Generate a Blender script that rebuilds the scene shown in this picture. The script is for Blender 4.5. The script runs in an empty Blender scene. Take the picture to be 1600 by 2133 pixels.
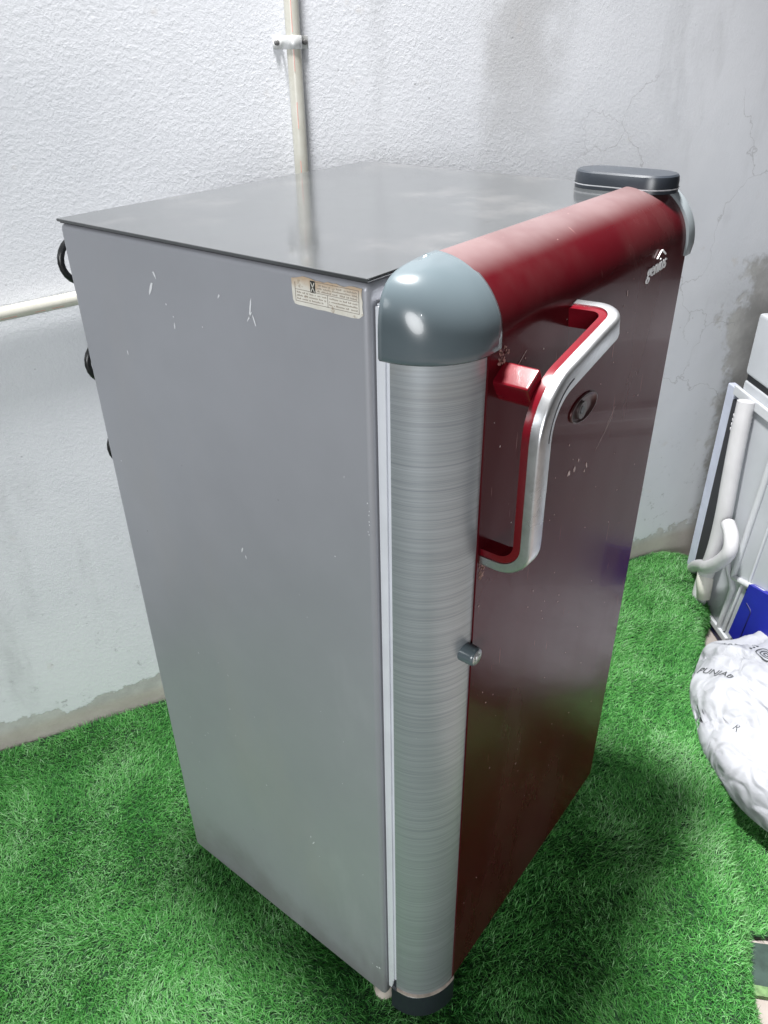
import bpy, bmesh, math, random
import numpy as np
from mathutils import Vector, Matrix, Quaternion
from mathutils.bvhtree import BVHTree
random.seed(7); rng = np.random.default_rng(7)
S = bpy.context.scene
COL = S.collection
R = math.radians

# ------------------------------------------------------------------ camera
cam = bpy.data.cameras.new("camera"); camo = bpy.data.objects.new("camera", cam); COL.objects.link(camo)
CAM = Vector((-0.50306, -0.41206, 1.29053))
r0, r1, r2 = (0.61394, -0.78923, -0.01429), (-0.41892, -0.31042, -0.85331), (0.66902, 0.52987, -0.5212)
camo.matrix_world = Matrix(((r0[0], -r1[0], -r2[0], CAM.x), (r0[1], -r1[1], -r2[1], CAM.y),
                            (r0[2], -r1[2], -r2[2], CAM.z), (0, 0, 0, 1)))
cam.sensor_fit = 'VERTICAL'; cam.sensor_height = 36.0; cam.sensor_width = 27.0
cam.lens = 1617.92 / 2133 * 36; cam.clip_start = 0.02; cam.clip_end = 100
S.camera = camo

# ------------------------------------------------------------------ world, lamps, exposure
W = bpy.data.worlds.new("World"); S.world = W; W.use_nodes = True
bg = W.node_tree.nodes["Background"]
bg.inputs[0].default_value = (0.93, 0.97, 1.0, 1); bg.inputs[1].default_value = 0.042
def area(name, loc, target, size, power, color):
    l = bpy.data.lights.new(name, 'AREA'); l.shape = 'DISK'; l.size = size; l.energy = power; l.color = color
    o = bpy.data.objects.new(name, l); COL.objects.link(o); o.location = loc
    o.rotation_euler = (Vector(target) - Vector(loc)).to_track_quat('-Z', 'Y').to_euler(); return o
lamp = area("overhead_lamp", (0.20, 0.40, 3.4), (0.32, -0.75, 0.0), 0.32, 58, (1.0, 0.99, 0.975))
lamp.data.spread = R(82)
area("left_fill", (-4.2, 1.85, 2.6), (0.3, 0.25, 0.5), 1.5, 22, (0.95, 0.98, 1.0))  # added fill lamp, brightens the wall and the cabinet's left side
area("front_fill", (-3.5, -1.5, 1.55), (0.3, 0.4, 0.8), 1.7, 92, (0.97, 0.985, 1.0))  # unseen fill added on the camera side to even out the wall
fl = bpy.data.lights.new("phone_flash", 'POINT'); fl.energy = 0.6; fl.shadow_soft_size = 0.006; fl.color = (0.95, 0.98, 1.0)
flo = bpy.data.objects.new("phone_flash", fl); COL.objects.link(flo); flo.location = CAM + Vector((-0.012, -0.012, 0.02))
S.view_settings.view_transform = 'Standard'; S.view_settings.look = 'None'
S.view_settings.exposure = 0.22; S.view_settings.gamma = 1.0
S.cycles.max_bounces = 8; S.cycles.caustics_reflective = False; S.cycles.caustics_refractive = False
S.cycles.use_denoising = True

# ------------------------------------------------------------------ helpers
def wloc(o):
    v = Vector((0, 0, 0))
    while o is not None: v = v + o.location; o = o.parent
    return v
def link(name, me, mat=None, parent=None):
    o = bpy.data.objects.new(name, me); COL.objects.link(o)
    if mat is not None: me.materials.append(mat)
    if parent is not None: o.parent = parent; o.location = -wloc(parent)
    return o
def mesh(name, V, F, mat, parent=None, smooth=False):
    me = bpy.data.meshes.new(name); me.from_pydata([tuple(v) for v in V], [], F); me.update()
    bm = bmesh.new(); bm.from_mesh(me); bmesh.ops.recalc_face_normals(bm, faces=bm.faces); bm.to_mesh(me); bm.free()
    if smooth:
        for p in me.polygons: p.use_smooth = True
    return link(name, me, mat, parent)
def bmo(name, bm, mat, parent=None, smooth=False, sharp=None):
    me = bpy.data.meshes.new(name); bmesh.ops.recalc_face_normals(bm, faces=bm.faces); bm.to_mesh(me); bm.free()
    if smooth:
        for p in me.polygons: p.use_smooth = True
        if sharp: me.set_sharp_from_angle(angle=R(sharp))
    return link(name, me, mat, parent)
def wn(o):
    m = o.modifiers.new('face_weight', 'WEIGHTED_NORMAL'); m.keep_sharp = True; m.weight = 100; return o
def tag(o, label, cat, group=None):
    o['label'] = label; o['category'] = cat
    if group: o['group'] = group
    return o
def thing(name, label, cat, loc, group=None):
    o = bpy.data.objects.new(name, None); COL.objects.link(o); o.location = loc
    o.empty_display_size = 0.05
    return tag(o, label, cat, group)
def box_bm(bm, lo, hi, bev=0.0, seg=2, M=None):
    lo, hi = Vector(lo), Vector(hi); c = (lo + hi) / 2; d = hi - lo
    r = bmesh.ops.create_cube(bm, size=1.0)
    vs = r['verts']
    for v in vs: v.co = Vector((v.co.x * d.x, v.co.y * d.y, v.co.z * d.z)) + c
    if bev > 0:
        es = list({e for v in vs for e in v.link_edges})
        g = bmesh.ops.bevel(bm, geom=es, offset=bev, segments=seg, profile=0.5, affect='EDGES')
        vs = list({v for f in g['faces'] for v in f.verts} | {v for v in vs if v.is_valid})
    if M is not None:
        for v in vs: v.co = M @ v.co
    return vs
def box(name, lo, hi, mat, parent=None, bev=0.0, seg=2, M=None):
    bm = bmesh.new(); box_bm(bm, lo, hi, bev, seg, M); o = bmo(name, bm, mat, parent, bev > 0, 40); return wn(o) if bev > 0 else o
def grid(P, closed_u=False):
    P = np.asarray(P); n, m = P.shape[:2]; V = P.reshape(-1, 3); F = []
    for i in range(n if closed_u else n - 1):
        for j in range(m - 1):
            a = i * m + j; b = ((i + 1) % n) * m + j; F.append((a, b, b + 1, a + 1))
    return V, F
def tube_geo(path, rad, seg=14, cap=True):
    P = [Vector(p) for p in path]; n = len(P); T = []
    for i in range(n):
        a = P[max(i - 1, 0)]; b = P[min(i + 1, n - 1)]; T.append((b - a).normalized())
    N = T[0].orthogonal().normalized(); V = []; F = []
    for i in range(n):
        if i: N = (T[i - 1].rotation_difference(T[i]) @ N)
        N = (N - T[i] * N.dot(T[i])).normalized(); B = T[i].cross(N)
        rr = rad[i] if hasattr(rad, '__len__') else rad
        for k in range(seg):
            a = 2 * math.pi * k / seg; V.append(P[i] + (N * math.cos(a) + B * math.sin(a)) * rr)
    for i in range(n - 1):
        for k in range(seg):
            F.append((i * seg + k, i * seg + (k + 1) % seg, (i + 1) * seg + (k + 1) % seg, (i + 1) * seg + k))
    if cap: F.append(tuple(range(seg))[::-1]); F.append(tuple((n - 1) * seg + k for k in range(seg)))
    return V, F
def tube(name, path, rad, mat, parent=None, seg=14):
    V, F = tube_geo(path, rad, seg); o = mesh(name, V, F, mat, parent, True); o.data.set_sharp_from_angle(angle=R(50)); return o
def fillet(pts, rads, n=8):
    pts = [Vector(p) for p in pts]; out = [pts[0]]
    for i in range(1, len(pts) - 1):
        a, b, c = pts[i - 1], pts[i], pts[i + 1]; u = (a - b).normalized(); v = (c - b).normalized()
        th = u.angle(v); r = rads[i - 1]; d = r / math.tan(th / 2); ctr = b + (u + v).normalized() * (r / math.sin(th / 2))
        p, q = b + u * d - ctr, b + v * d - ctr
        pn, qn = p.normalized(), q.normalized()
        for k in range(n + 1): out.append(ctr + pn.slerp(qn, k / n) * r)
    out.append(pts[-1]); return out
def smoothpath(pts, n=8):
    P = [Vector(p) for p in pts]; P = [P[0] * 2 - P[1]] + P + [P[-1] * 2 - P[-2]]; out = []
    for i in range(1, len(P) - 2):
        for k in range(n):
            t = k / n; a, b, c, d = P[i - 1:i + 3]
            out.append(0.5 * ((2 * b) + (c - a) * t + (2 * a - 5 * b + 4 * c - d) * t * t + (-a + 3 * b - 3 * c + d) * t ** 3))
    out.append(P[-2]); return out
def sweep(name, path, N0, sec, mat, parent):
    P = [Vector(p) for p in path]; n = len(P); m = len(sec); V = []; F = []
    T = [(P[min(i + 1, n - 1)] - P[max(i - 1, 0)]).normalized() for i in range(n)]; N = Vector(N0)
    for i in range(n):
        if i: N = T[i - 1].rotation_difference(T[i]) @ N
        N = (N - T[i] * N.dot(T[i])).normalized(); B = T[i].cross(N)
        for (a, b) in sec: V.append(P[i] + N * a + B * b)
    for i in range(n - 1):
        for k in range(m): F.append((i * m + k, i * m + (k + 1) % m, (i + 1) * m + (k + 1) % m, (i + 1) * m + k))
    F.append(tuple(range(m))[::-1]); F.append(tuple((n - 1) * m + k for k in range(m)))
    o = mesh(name, V, F, mat, parent, True); o.data.set_sharp_from_angle(angle=R(38)); return o
def text_mesh(body, size, extrude=0.0, shear=0.0, space=1.0, offset=0.0, bevel=0.0):
    c = bpy.data.curves.new("lettering", 'FONT'); c.body = body; c.size = size; c.extrude = extrude; c.shear = shear
    c.space_character = space; c.align_x = 'CENTER'; c.align_y = 'CENTER'; c.offset = offset; c.resolution_u = 3; c.bevel_depth = bevel
    o = bpy.data.objects.new("lettering", c); COL.objects.link(o)
    me = bpy.data.meshes.new_from_object(o.evaluated_get(bpy.context.evaluated_depsgraph_get()))
    bpy.data.objects.remove(o); bpy.data.curves.remove(c); return me
_dirs = rng.normal(size=(40, 3)); _ph = rng.uniform(0, 6.28, 40)
def vn(x, y, z=0.0, f=1.0, n=6, o=0):
    s = 0
    for i in range(n):
        d = _dirs[(i + o) % 40]; s = s + np.sin(f * (x * d[0] + y * d[1] + z * d[2]) * (1 + 0.35 * i) + _ph[(i + o) % 40])
    return s / math.sqrt(n)

# ------------------------------------------------------------------ materials
class NT:
    def __init__(s, name):
        s.m = bpy.data.materials.new(name); s.m.use_nodes = True; s.t = s.m.node_tree; s.n = s.t.nodes; s.b = s.n["Principled BSDF"]
        s.co = s.n.new("ShaderNodeTexCoord").outputs["Object"]
    def put(s, sock, v):
        if isinstance(v, bpy.types.NodeSocket): s.t.links.new(v, sock)
        elif isinstance(v, (tuple, list)) and len(v) == 3 and sock.type == 'RGBA': sock.default_value = (*v, 1)
        else: sock.default_value = v
    def set(s, **k):
        for a, v in k.items(): s.put(s.b.inputs[a.replace('_', ' ')], v)
        return s
    def map(s, scale=(1, 1, 1), loc=(0, 0, 0), rot=(0, 0, 0), co=None):
        n = s.n.new("ShaderNodeMapping"); s.put(n.inputs[0], co or s.co); n.inputs[1].default_value = loc; n.inputs[2].default_value = rot; n.inputs[3].default_value = scale; return n.outputs[0]
    def noise(s, scale, detail=4, rough=0.55, co=None, dist=0.0):
        n = s.n.new("ShaderNodeTexNoise"); s.put(n.inputs["Vector"], co or s.co); n.inputs["Scale"].default_value = scale
        n.inputs["Detail"].default_value = detail; n.inputs["Roughness"].default_value = rough; n.inputs["Distortion"].default_value = dist; return n.outputs[0]
    def vor(s, scale, co=None, feat='F1', rnd=1.0):
        n = s.n.new("ShaderNodeTexVoronoi"); n.feature = feat; s.put(n.inputs["Vector"], co or s.co); n.inputs["Scale"].default_value = scale; n.inputs["Randomness"].default_value = rnd; return n.outputs[0]
    def ramp(s, v, a, b, lo=0.0, hi=1.0):
        n = s.n.new("ShaderNodeMapRange"); n.interpolation_type = 'SMOOTHSTEP'; s.put(n.inputs[0], v)
        for i, q in enumerate((a, b, lo, hi)): n.inputs[i + 1].default_value = q
        return n.outputs[0]
    def math(s, op, a, b=0.0, clamp=False):
        n = s.n.new("ShaderNodeMath"); n.operation = op; n.use_clamp = clamp; s.put(n.inputs[0], a); s.put(n.inputs[1], b); return n.outputs[0]
    def mix(s, f, a, b, mode='MIX'):
        n = s.n.new("ShaderNodeMix"); n.data_type = 'RGBA'; n.blend_type = mode; s.put(n.inputs[0], f); s.put(n.inputs[6], a); s.put(n.inputs[7], b); return n.outputs[2]
    def xyz(s, co=None):
        n = s.n.new("ShaderNodeSeparateXYZ"); s.put(n.inputs[0], co or s.co); return n.outputs
    def bump(s, h, strength=0.3, dist=0.002, normal=None):
        n = s.n.new("ShaderNodeBump"); s.put(n.inputs["Height"], h); n.inputs["Strength"].default_value = strength; n.inputs["Distance"].default_value = dist
        if normal: s.put(n.inputs["Normal"], normal)
        return n.outputs[0]
def plain(name, col, rough=0.5, metal=0.0, coat=0.0, var=0.06, vs=20, bump=0.0, bs=80, spec=0.5):
    t = NT(name); f = t.noise(vs, 4)
    c = t.mix(t.ramp(f, 0.3, 0.7), tuple(x * (1 - var) for x in col), tuple(min(1, x * (1 + var)) for x in col))
    t.set(Base_Color=c, Roughness=rough, Metallic=metal, Coat_Weight=coat, Specular_IOR_Level=spec)
    if bump: t.set(Normal=t.bump(t.noise(bs, 3), bump, 0.001))
    return t.m

# wall plaster (object coordinates are world coordinates here)
wd = Vector((0.884, -0.467, 0)).normalized(); wm = Vector((-0.467, -0.884, 0)).normalized(); wbase = -wm * 0.8300
def wp(s, dist, z): return wbase + wd * s + wm * dist + Vector((0, 0, z))
def wall_material():
    t = NT("wall_plaster")
    dp = t.n.new("ShaderNodeVectorMath"); dp.operation = 'DOT_PRODUCT'; t.put(dp.inputs[0], t.co); dp.inputs[1].default_value = wd
    s = dp.outputs["Value"]; z = t.xyz()[2]
    big = t.noise(2.2, 5, 0.6); mid = t.noise(9, 6, 0.65); fine = t.noise(135, 5, 0.66, dist=0.4); grit = t.noise(260, 3, 0.6)
    c = t.mix(t.ramp(big, 0.35, 0.7), (0.765, 0.78, 0.825), (0.69, 0.708, 0.755))
    # grey washes that ran down the plaster
    st = t.noise(5, 5, 0.65, co=t.map((1, 1, 0.28)))
    c = t.mix(t.math('MULTIPLY', t.ramp(st, 0.54, 0.72), 0.45), c, (0.46, 0.47, 0.49))
    # one broad stain beside the pipe, right of the middle
    ds = t.math('ABSOLUTE', t.math('SUBTRACT', t.math('ADD', s, t.math('MULTIPLY', t.math('SUBTRACT', mid, 0.5), 0.22)), 0.68))
    stain = t.math('MULTIPLY', t.ramp(ds, 0.02, 0.13, 1, 0), t.ramp(t.math('ADD', z, t.math('MULTIPLY', mid, 0.2)), 1.05, 1.42))
    c = t.mix(t.math('MULTIPLY', stain, 0.5), c, (0.36, 0.355, 0.35))
    # damp speckles low on the wall
    low = t.ramp(t.math('ADD', z, t.math('MULTIPLY', big, 0.5)), 0.95, 0.35)
    sp = t.math('MULTIPLY', t.ramp(t.noise(45, 4, 0.7), 0.58, 0.70), t.math('MULTIPLY', t.ramp(mid, 0.46, 0.62), low))
    c = t.mix(t.math('MULTIPLY', sp, 0.75), c, (0.33, 0.34, 0.35))
    pit = t.ramp(t.vor(38), 0.0, 0.12, 1, 0); pit = t.math('MULTIPLY', pit, t.ramp(t.noise(7, 2), 0.52, 0.6))
    c = t.mix(t.math('MULTIPLY', pit, 0.6), c, (0.30, 0.30, 0.31))
    # ochre tints
    c = t.mix(t.math('MULTIPLY', t.ramp(t.noise(14, 4), 0.66, 0.78), 0.35), c, (0.55, 0.49, 0.42))
    # bare cement where the paint has peeled at the right end and along the foot
    edge = t.math('ADD', t.math('MULTIPLY', t.math('SUBTRACT', t.noise(5, 5, 0.7), 0.5), 0.42), s)
    zc = t.math('ADD', t.math('MULTIPLY', t.math('SUBTRACT', mid, 0.5), 0.25), z)
    right = t.math('MULTIPLY', t.ramp(edge, 1.36, 1.41), t.ramp(zc, 0.80, 0.76))
    foot = t.ramp(t.math('ADD', z, t.math('MULTIPLY', t.math('SUBTRACT', mid, 0.5), 0.16)), 0.040, 0.032)
    cem = t.math('MAXIMUM', right, foot)
    cemc = t.mix(t.ramp(t.noise(11, 5, 0.65), 0.35, 0.65), (0.44, 0.435, 0.43), (0.57, 0.565, 0.555))
    cemc = t.mix(t.math('MULTIPLY', t.ramp(z, 0.03, 0.0), 0.5), cemc, (0.47, 0.40, 0.34))
    c = t.mix(cem, c, cemc)
    # hairline cracks
    wob = t.n.new("ShaderNodeVectorMath"); wob.operation = 'ADD'; t.put(wob.inputs[0], t.co)
    nz_ = t.n.new("ShaderNodeTexNoise"); nz_.inputs["Scale"].default_value = 6; nz_.inputs["Detail"].default_value = 6; t.put(nz_.inputs["Vector"], t.co)
    scl = t.n.new("ShaderNodeVectorMath"); scl.operation = 'SCALE'; t.put(scl.inputs[0], nz_.outputs["Color"]); scl.inputs["Scale"].default_value = 0.28; t.put(wob.inputs[1], scl.outputs[0])
    cr = t.ramp(t.vor(1.9, co=t.map((1, 1, 1), loc=(0.3, 0.1, 0.2), co=wob.outputs[0]), feat='DISTANCE_TO_EDGE'), 0.0, 0.004, 1, 0)
    cr = t.math('MULTIPLY', cr, t.math('MULTIPLY', t.ramp(t.noise(3, 2), 0.52, 0.62), t.ramp(s, 0.7, 0.95)))
    c = t.mix(t.math('MULTIPLY', cr, 0.45), c, (0.35, 0.35, 0.36))
    stucco = t.math('ADD', t.math('MULTIPLY', t.ramp(fine, 0.35, 0.75), 0.8), t.math('MULTIPLY', grit, 0.35))
    amt = t.math('MULTIPLY', t.ramp(s, 1.0, 0.3, 0.30, 1.0), t.math('MULTIPLY', t.ramp(z, 0.3, 1.0, 0.45, 1.0), t.ramp(t.noise(4, 3), 0.3, 0.65, 0.5, 1.0)))
    h = t.math('ADD', t.math('MULTIPLY', stucco, amt), t.math('MULTIPLY', mid, 1.2))
    h = t.math('SUBTRACT', h, t.math('MULTIPLY', cem, 0.7)); h = t.math('SUBTRACT', h, t.math('MULTIPLY', pit, 0.5))
    t.set(Base_Color=c, Roughness=0.9, Specular_IOR_Level=0.2, Normal=t.bump(h, 0.24, 0.0026))
    return t.m
M_wall = wall_material()

def silver_material(name, base, rough, wav=0.0, streak=False, coat=0.12, dirt=0.25):
    t = NT(name)
    f = t.noise(3.5, 5, 0.6); g = t.noise(60, 4, 0.7)
    c = t.mix(t.ramp(f, 0.3, 0.7), tuple(x * 0.95 for x in base), tuple(x * 1.05 for x in base))
    dust = t.noise(6, 5, 0.6, co=t.map((1, 1, 0.35)))
    c = t.mix(t.math('MULTIPLY', t.ramp(dust, 0.5, 0.75), dirt), c, (0.40, 0.38, 0.37))
    sp = t.math('MULTIPLY', t.ramp(t.vor(30), 0.0, 0.05, 1, 0), t.ramp(t.noise(4, 2), 0.58, 0.62))
    c = t.mix(t.math('MULTIPLY', sp, 0.8), c, (0.12, 0.12, 0.13))
    sp2 = t.math('MULTIPLY', t.ramp(t.vor(17, co=t.map((1, 1, 0.7), loc=(3, 1, 2))), 0.0, 0.035, 1, 0), t.ramp(t.noise(2.7, 2), 0.55, 0.6))
    c = t.mix(sp2, c, (0.72, 0.73, 0.75))
    rg = t.math('ADD', rough, t.math('MULTIPLY', t.math('SUBTRACT', g, 0.5), 0.12))
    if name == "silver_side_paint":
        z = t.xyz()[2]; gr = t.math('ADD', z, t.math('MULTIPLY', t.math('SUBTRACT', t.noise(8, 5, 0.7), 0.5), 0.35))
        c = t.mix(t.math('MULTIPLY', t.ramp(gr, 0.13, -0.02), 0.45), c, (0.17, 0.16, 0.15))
        rub = t.noise(2.6, 5, 0.65, co=t.map((1, 1.6, 0.5), loc=(0, 4, 1))); c = t.mix(t.math('MULTIPLY', t.ramp(rub, 0.55, 0.7), 0.22), c, (0.52, 0.53, 0.56))
    t.set(Base_Color=c, Roughness=rg, Metallic=0.35, Coat_Weight=coat, Coat_Roughness=0.18)
    if wav: t.set(Normal=t.bump(t.noise(5, 2, 0.5), wav, 0.01, t.bump(t.noise(420, 2), 0.03, 0.0005)))
    else: t.set(Normal=t.bump(t.noise(350, 2), 0.05, 0.0005))
    if name == 'silver_side_paint': t.b.inputs['Metallic'].default_value = 0.2
    return t
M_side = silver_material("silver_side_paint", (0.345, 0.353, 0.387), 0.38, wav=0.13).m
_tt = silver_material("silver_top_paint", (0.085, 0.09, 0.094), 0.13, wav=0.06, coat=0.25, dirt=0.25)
_tt.b.inputs["Coat Roughness"].default_value = 0.06
_sc = _tt.noise(40, 3, 0.6, co=_tt.map((0.35, 3.0, 1), rot=(0, 0, 0.5)))
_l = _tt.b.inputs["Base Color"].links[0].from_socket
_tt.put(_tt.b.inputs["Base Color"], _tt.mix(_tt.math('MULTIPLY', _tt.ramp(_sc, 0.655, 0.71), 0.75), _l, (0.07, 0.07, 0.07)))
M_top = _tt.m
M_dark = plain("dark_seam", (0.03, 0.03, 0.035), 0.6)
M_greyp = plain("grey_plastic", (0.092, 0.117, 0.131), 0.22, coat=0.25, var=0.05, vs=8)
M_greyd = plain("dark_grey_plastic", (0.024, 0.029, 0.037), 0.30, var=0.08)
M_white = plain("white_gasket", (0.70, 0.72, 0.77), 0.45, var=0.04)
M_black = plain("black_coil_enamel", (0.012, 0.013, 0.014), 0.3)

def red_material():
    t = NT("maroon_door_paint")
    z = t.xyz()[2]
    c = t.mix(t.ramp(t.noise(3, 4), 0.3, 0.7), (0.054, 0.0028, 0.0055), (0.072, 0.0038, 0.0072))
    film = t.noise(4.5, 5, 0.6, co=t.map((1, 1, 0.4)))
    c = t.mix(t.math('MULTIPLY', t.ramp(film, 0.45, 0.75), 0.09), c, (0.30, 0.24, 0.22))
    s1 = t.math('MULTIPLY', t.ramp(t.vor(70), 0.0, 0.07, 1, 0), t.ramp(t.noise(9, 3), 0.56, 0.64))
    s2 = t.ramp(t.noise(30, 2, 0.4, co=t.map((7, 1, 0.5), rot=(0, 0.9, 0))), 0.76, 0.79)
    s3 = t.ramp(t.noise(24, 2, 0.4, co=t.map((0.6, 1, 6), rot=(0, 0.5, 0), loc=(2, 0, 1))), 0.775, 0.80)
    c = t.mix(t.math('MULTIPLY', s1, 0.7), c, (0.62, 0.38, 0.36))
    c = t.mix(t.math('MULTIPLY', t.math('MAXIMUM', s2, s3), 0.35), c, (0.50, 0.26, 0.24))
    ge = t.n.new("ShaderNodeNewGeometry"); up = t.xyz(ge.outputs["Normal"])[2]   # pale wall reflection painted into the colour on the upward part of the roll
    roll_sheen = t.math('MULTIPLY', t.ramp(up, 0.72, 0.97), t.ramp(t.noise(7, 4, 0.6), 0.2, 0.7, 0.55, 1.0))
    c = t.mix(t.math('MULTIPLY', roll_sheen, 0.30), c, (0.42, 0.385, 0.385))
    r = t.math('ADD', 0.22, t.math('MULTIPLY', t.ramp(film, 0.4, 0.8), 0.12))
    dents = t.noise(7, 2, 0.4, co=t.map((1, 1, 0.6)))
    t.set(Base_Color=c, Roughness=r, Metallic=0.12, Coat_Weight=0.07, Coat_Roughness=0.04, Specular_IOR_Level=0.06, Normal=t.bump(dents, 0.22, 0.01))
    return t.m
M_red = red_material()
M_redh = plain("red_handle_plastic", (0.110, 0.003, 0.008), 0.22, coat=0.1, var=0.12, vs=30)
def strip_material():
    t = NT("brushed_strip")
    x, y, z = t.xyz()
    a = t.noise(1.0, 6, 0.75, co=t.map((5, 5, 1300))); b = t.noise(1.0, 4, 0.7, co=t.map((3, 3, 230), loc=(3, 1, 2)))
    f = t.math('ADD', t.math('MULTIPLY', a, 0.65), t.math('MULTIPLY', b, 0.45))
    c = t.mix(t.ramp(f, 0.36, 0.74), (0.25, 0.275, 0.295), (0.43, 0.46, 0.49))
    k = t.ramp(t.vor(60), 0.0, 0.05, 1, 0); k = t.math('MULTIPLY', k, t.ramp(t.noise(8, 2), 0.55, 0.6))
    c = t.mix(k, c, (0.6, 0.6, 0.6))
    br = t.math('MULTIPLY', t.ramp(z, 0.985, 1.05), t.ramp(t.noise(14, 4), 0.4, 0.7))
    c = t.mix(t.math('MULTIPLY', br, 0.35), c, (0.40, 0.37, 0.33))
    t.set(Base_Color=c, Roughness=0.38, Metallic=0.4, Coat_Weight=0.15, Coat_Roughness=0.2, Normal=t.bump(a, 0.12, 0.0006))
    return t.m
M_strip = strip_material()
def chrome_material():
    t = NT("worn_chrome")
    n = t.noise(25, 5, 0.7); m = t.noise(9, 4, 0.6)
    c = t.mix(t.ramp(n, 0.4, 0.75), (0.60, 0.61, 0.63), (0.44, 0.44, 0.45))
    t.set(Base_Color=c, Metallic=0.9, Roughness=t.ramp(m, 0.3, 0.7, 0.22, 0.38), Normal=t.bump(t.noise(60, 3), 0.04, 0.001))
    return t.m
M_chrome = chrome_material()
M_rust = plain("brown_grime", (0.17, 0.12, 0.09), 0.8, var=0.3, vs=60)
M_chip = plain("pale_paint_chip", (0.74, 0.75, 0.78), 0.6)
M_scr = plain("pale_scratch", (0.62, 0.50, 0.49), 0.7, var=0.3, vs=80)

# ------------------------------------------------------------------ setting: tiled floor, platform, wall
TZ = -0.125; GZ = -0.036
M_grout = plain("tile_grout", (0.28, 0.27, 0.26), 0.9)
fbm = bmesh.new(); box_bm(fbm, (-6, -9, TZ - 0.25), (9, 6, TZ - 0.006))
floor = bmo("floor", fbm, M_grout); floor['kind'] = 'structure'
def tile_material():
    t = NT("beige_floor_tile"); oi = t.n.new("ShaderNodeObjectInfo")
    c = t.mix(t.ramp(t.noise(12, 5, 0.6), 0.3, 0.7), (0.33, 0.29, 0.265), (0.40, 0.355, 0.33))
    c = t.mix(t.math('MULTIPLY', t.ramp(t.noise(3, 4), 0.5, 0.75), 0.5), c, (0.36, 0.335, 0.31))
    c = t.mix(t.math('MULTIPLY', oi.outputs["Random"], 0.12), c, (0.38, 0.33, 0.30))
    t.set(Base_Color=c, Roughness=t.ramp(t.noise(20, 4), 0.3, 0.7, 0.28, 0.45), Normal=t.bump(t.noise(90, 3), 0.04, 0.001)); return t.m
M_tile = tile_material()
TS = 0.40
tile_me = None
a0 = wp(0.105, 0, 0)     # joints run parallel and square to the wall
ang = math.atan2(wd.y, wd.x)
for i in range(-4, 9):
    for j in range(0, 12):
        ctr = a0 + wd * ((i + 0.5) * TS) + wm * ((j + 0.5) * TS)
        if tile_me is None:
            bm = bmesh.new(); box_bm(bm, (-TS / 2 + 0.002, -TS / 2 + 0.002, -0.006), (TS / 2 - 0.002, TS / 2 - 0.002, 0), 0.0015, 1)
            tile_me = bpy.data.meshes.new("tile"); bm.to_mesh(tile_me); bm.free(); tile_me.materials.append(M_tile)
        o = bpy.data.objects.new("tile", tile_me); COL.objects.link(o); o.parent = floor
        o.location = (ctr.x, ctr.y, TZ - 0.0005 * random.random()); o.rotation_euler = (0, 0, ang)

# ridge line of the carpet edge
RP = Vector((1.266, -0.035, 0)); rr = Vector((0.914, 0.405, 0)).normalized(); ro = Vector((rr.y, -rr.x, 0))
def bq(b, q, z=0.0): return RP + rr * b + ro * q + Vector((0, 0, z))
M_conc = plain("raw_concrete", (0.30, 0.29, 0.275), 0.9, var=0.2, vs=14, bump=0.4, bs=60)
pts = [bq(0.262, -0.012), bq(-3.0, -0.012), bq(-3.0, -2.4), wp(-2.5, 0.003, 0), wp(1.235, 0.003, 0)]
V = [(p.x, p.y, TZ - 0.004) for p in pts] + [(p.x, p.y, GZ - 0.004) for p in pts]; n = len(pts)
plat = mesh("platform", V, [tuple(range(n)), tuple(range(n, 2 * n))] + [(i, (i + 1) % n, n + (i + 1) % n, n + i) for i in range(n)], M_conc)
plat['kind'] = 'structure'

def wall_obj():
    bm = bmesh.new()
    P = [wp(-2.6, -0.14, 0), wp(4.0, -0.14, 0), wp(4.0, 0, 0), wp(-2.6, 0, 0)]
    lo = [bm.verts.new((p.x, p.y, TZ - 0.05)) for p in P]; hi = [bm.verts.new((p.x, p.y, 2.75)) for p in P]
    bm.faces.new(lo); bm.faces.new(hi)
    for i in range(4): bm.faces.new((lo[i], lo[(i + 1) % 4], hi[(i + 1) % 4], hi[i]))
    o = bmo("wall", bm, M_wall); return tag(o, "rough white plastered wall with grey stains standing behind the refrigerator", "wall")
wall_obj()

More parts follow.
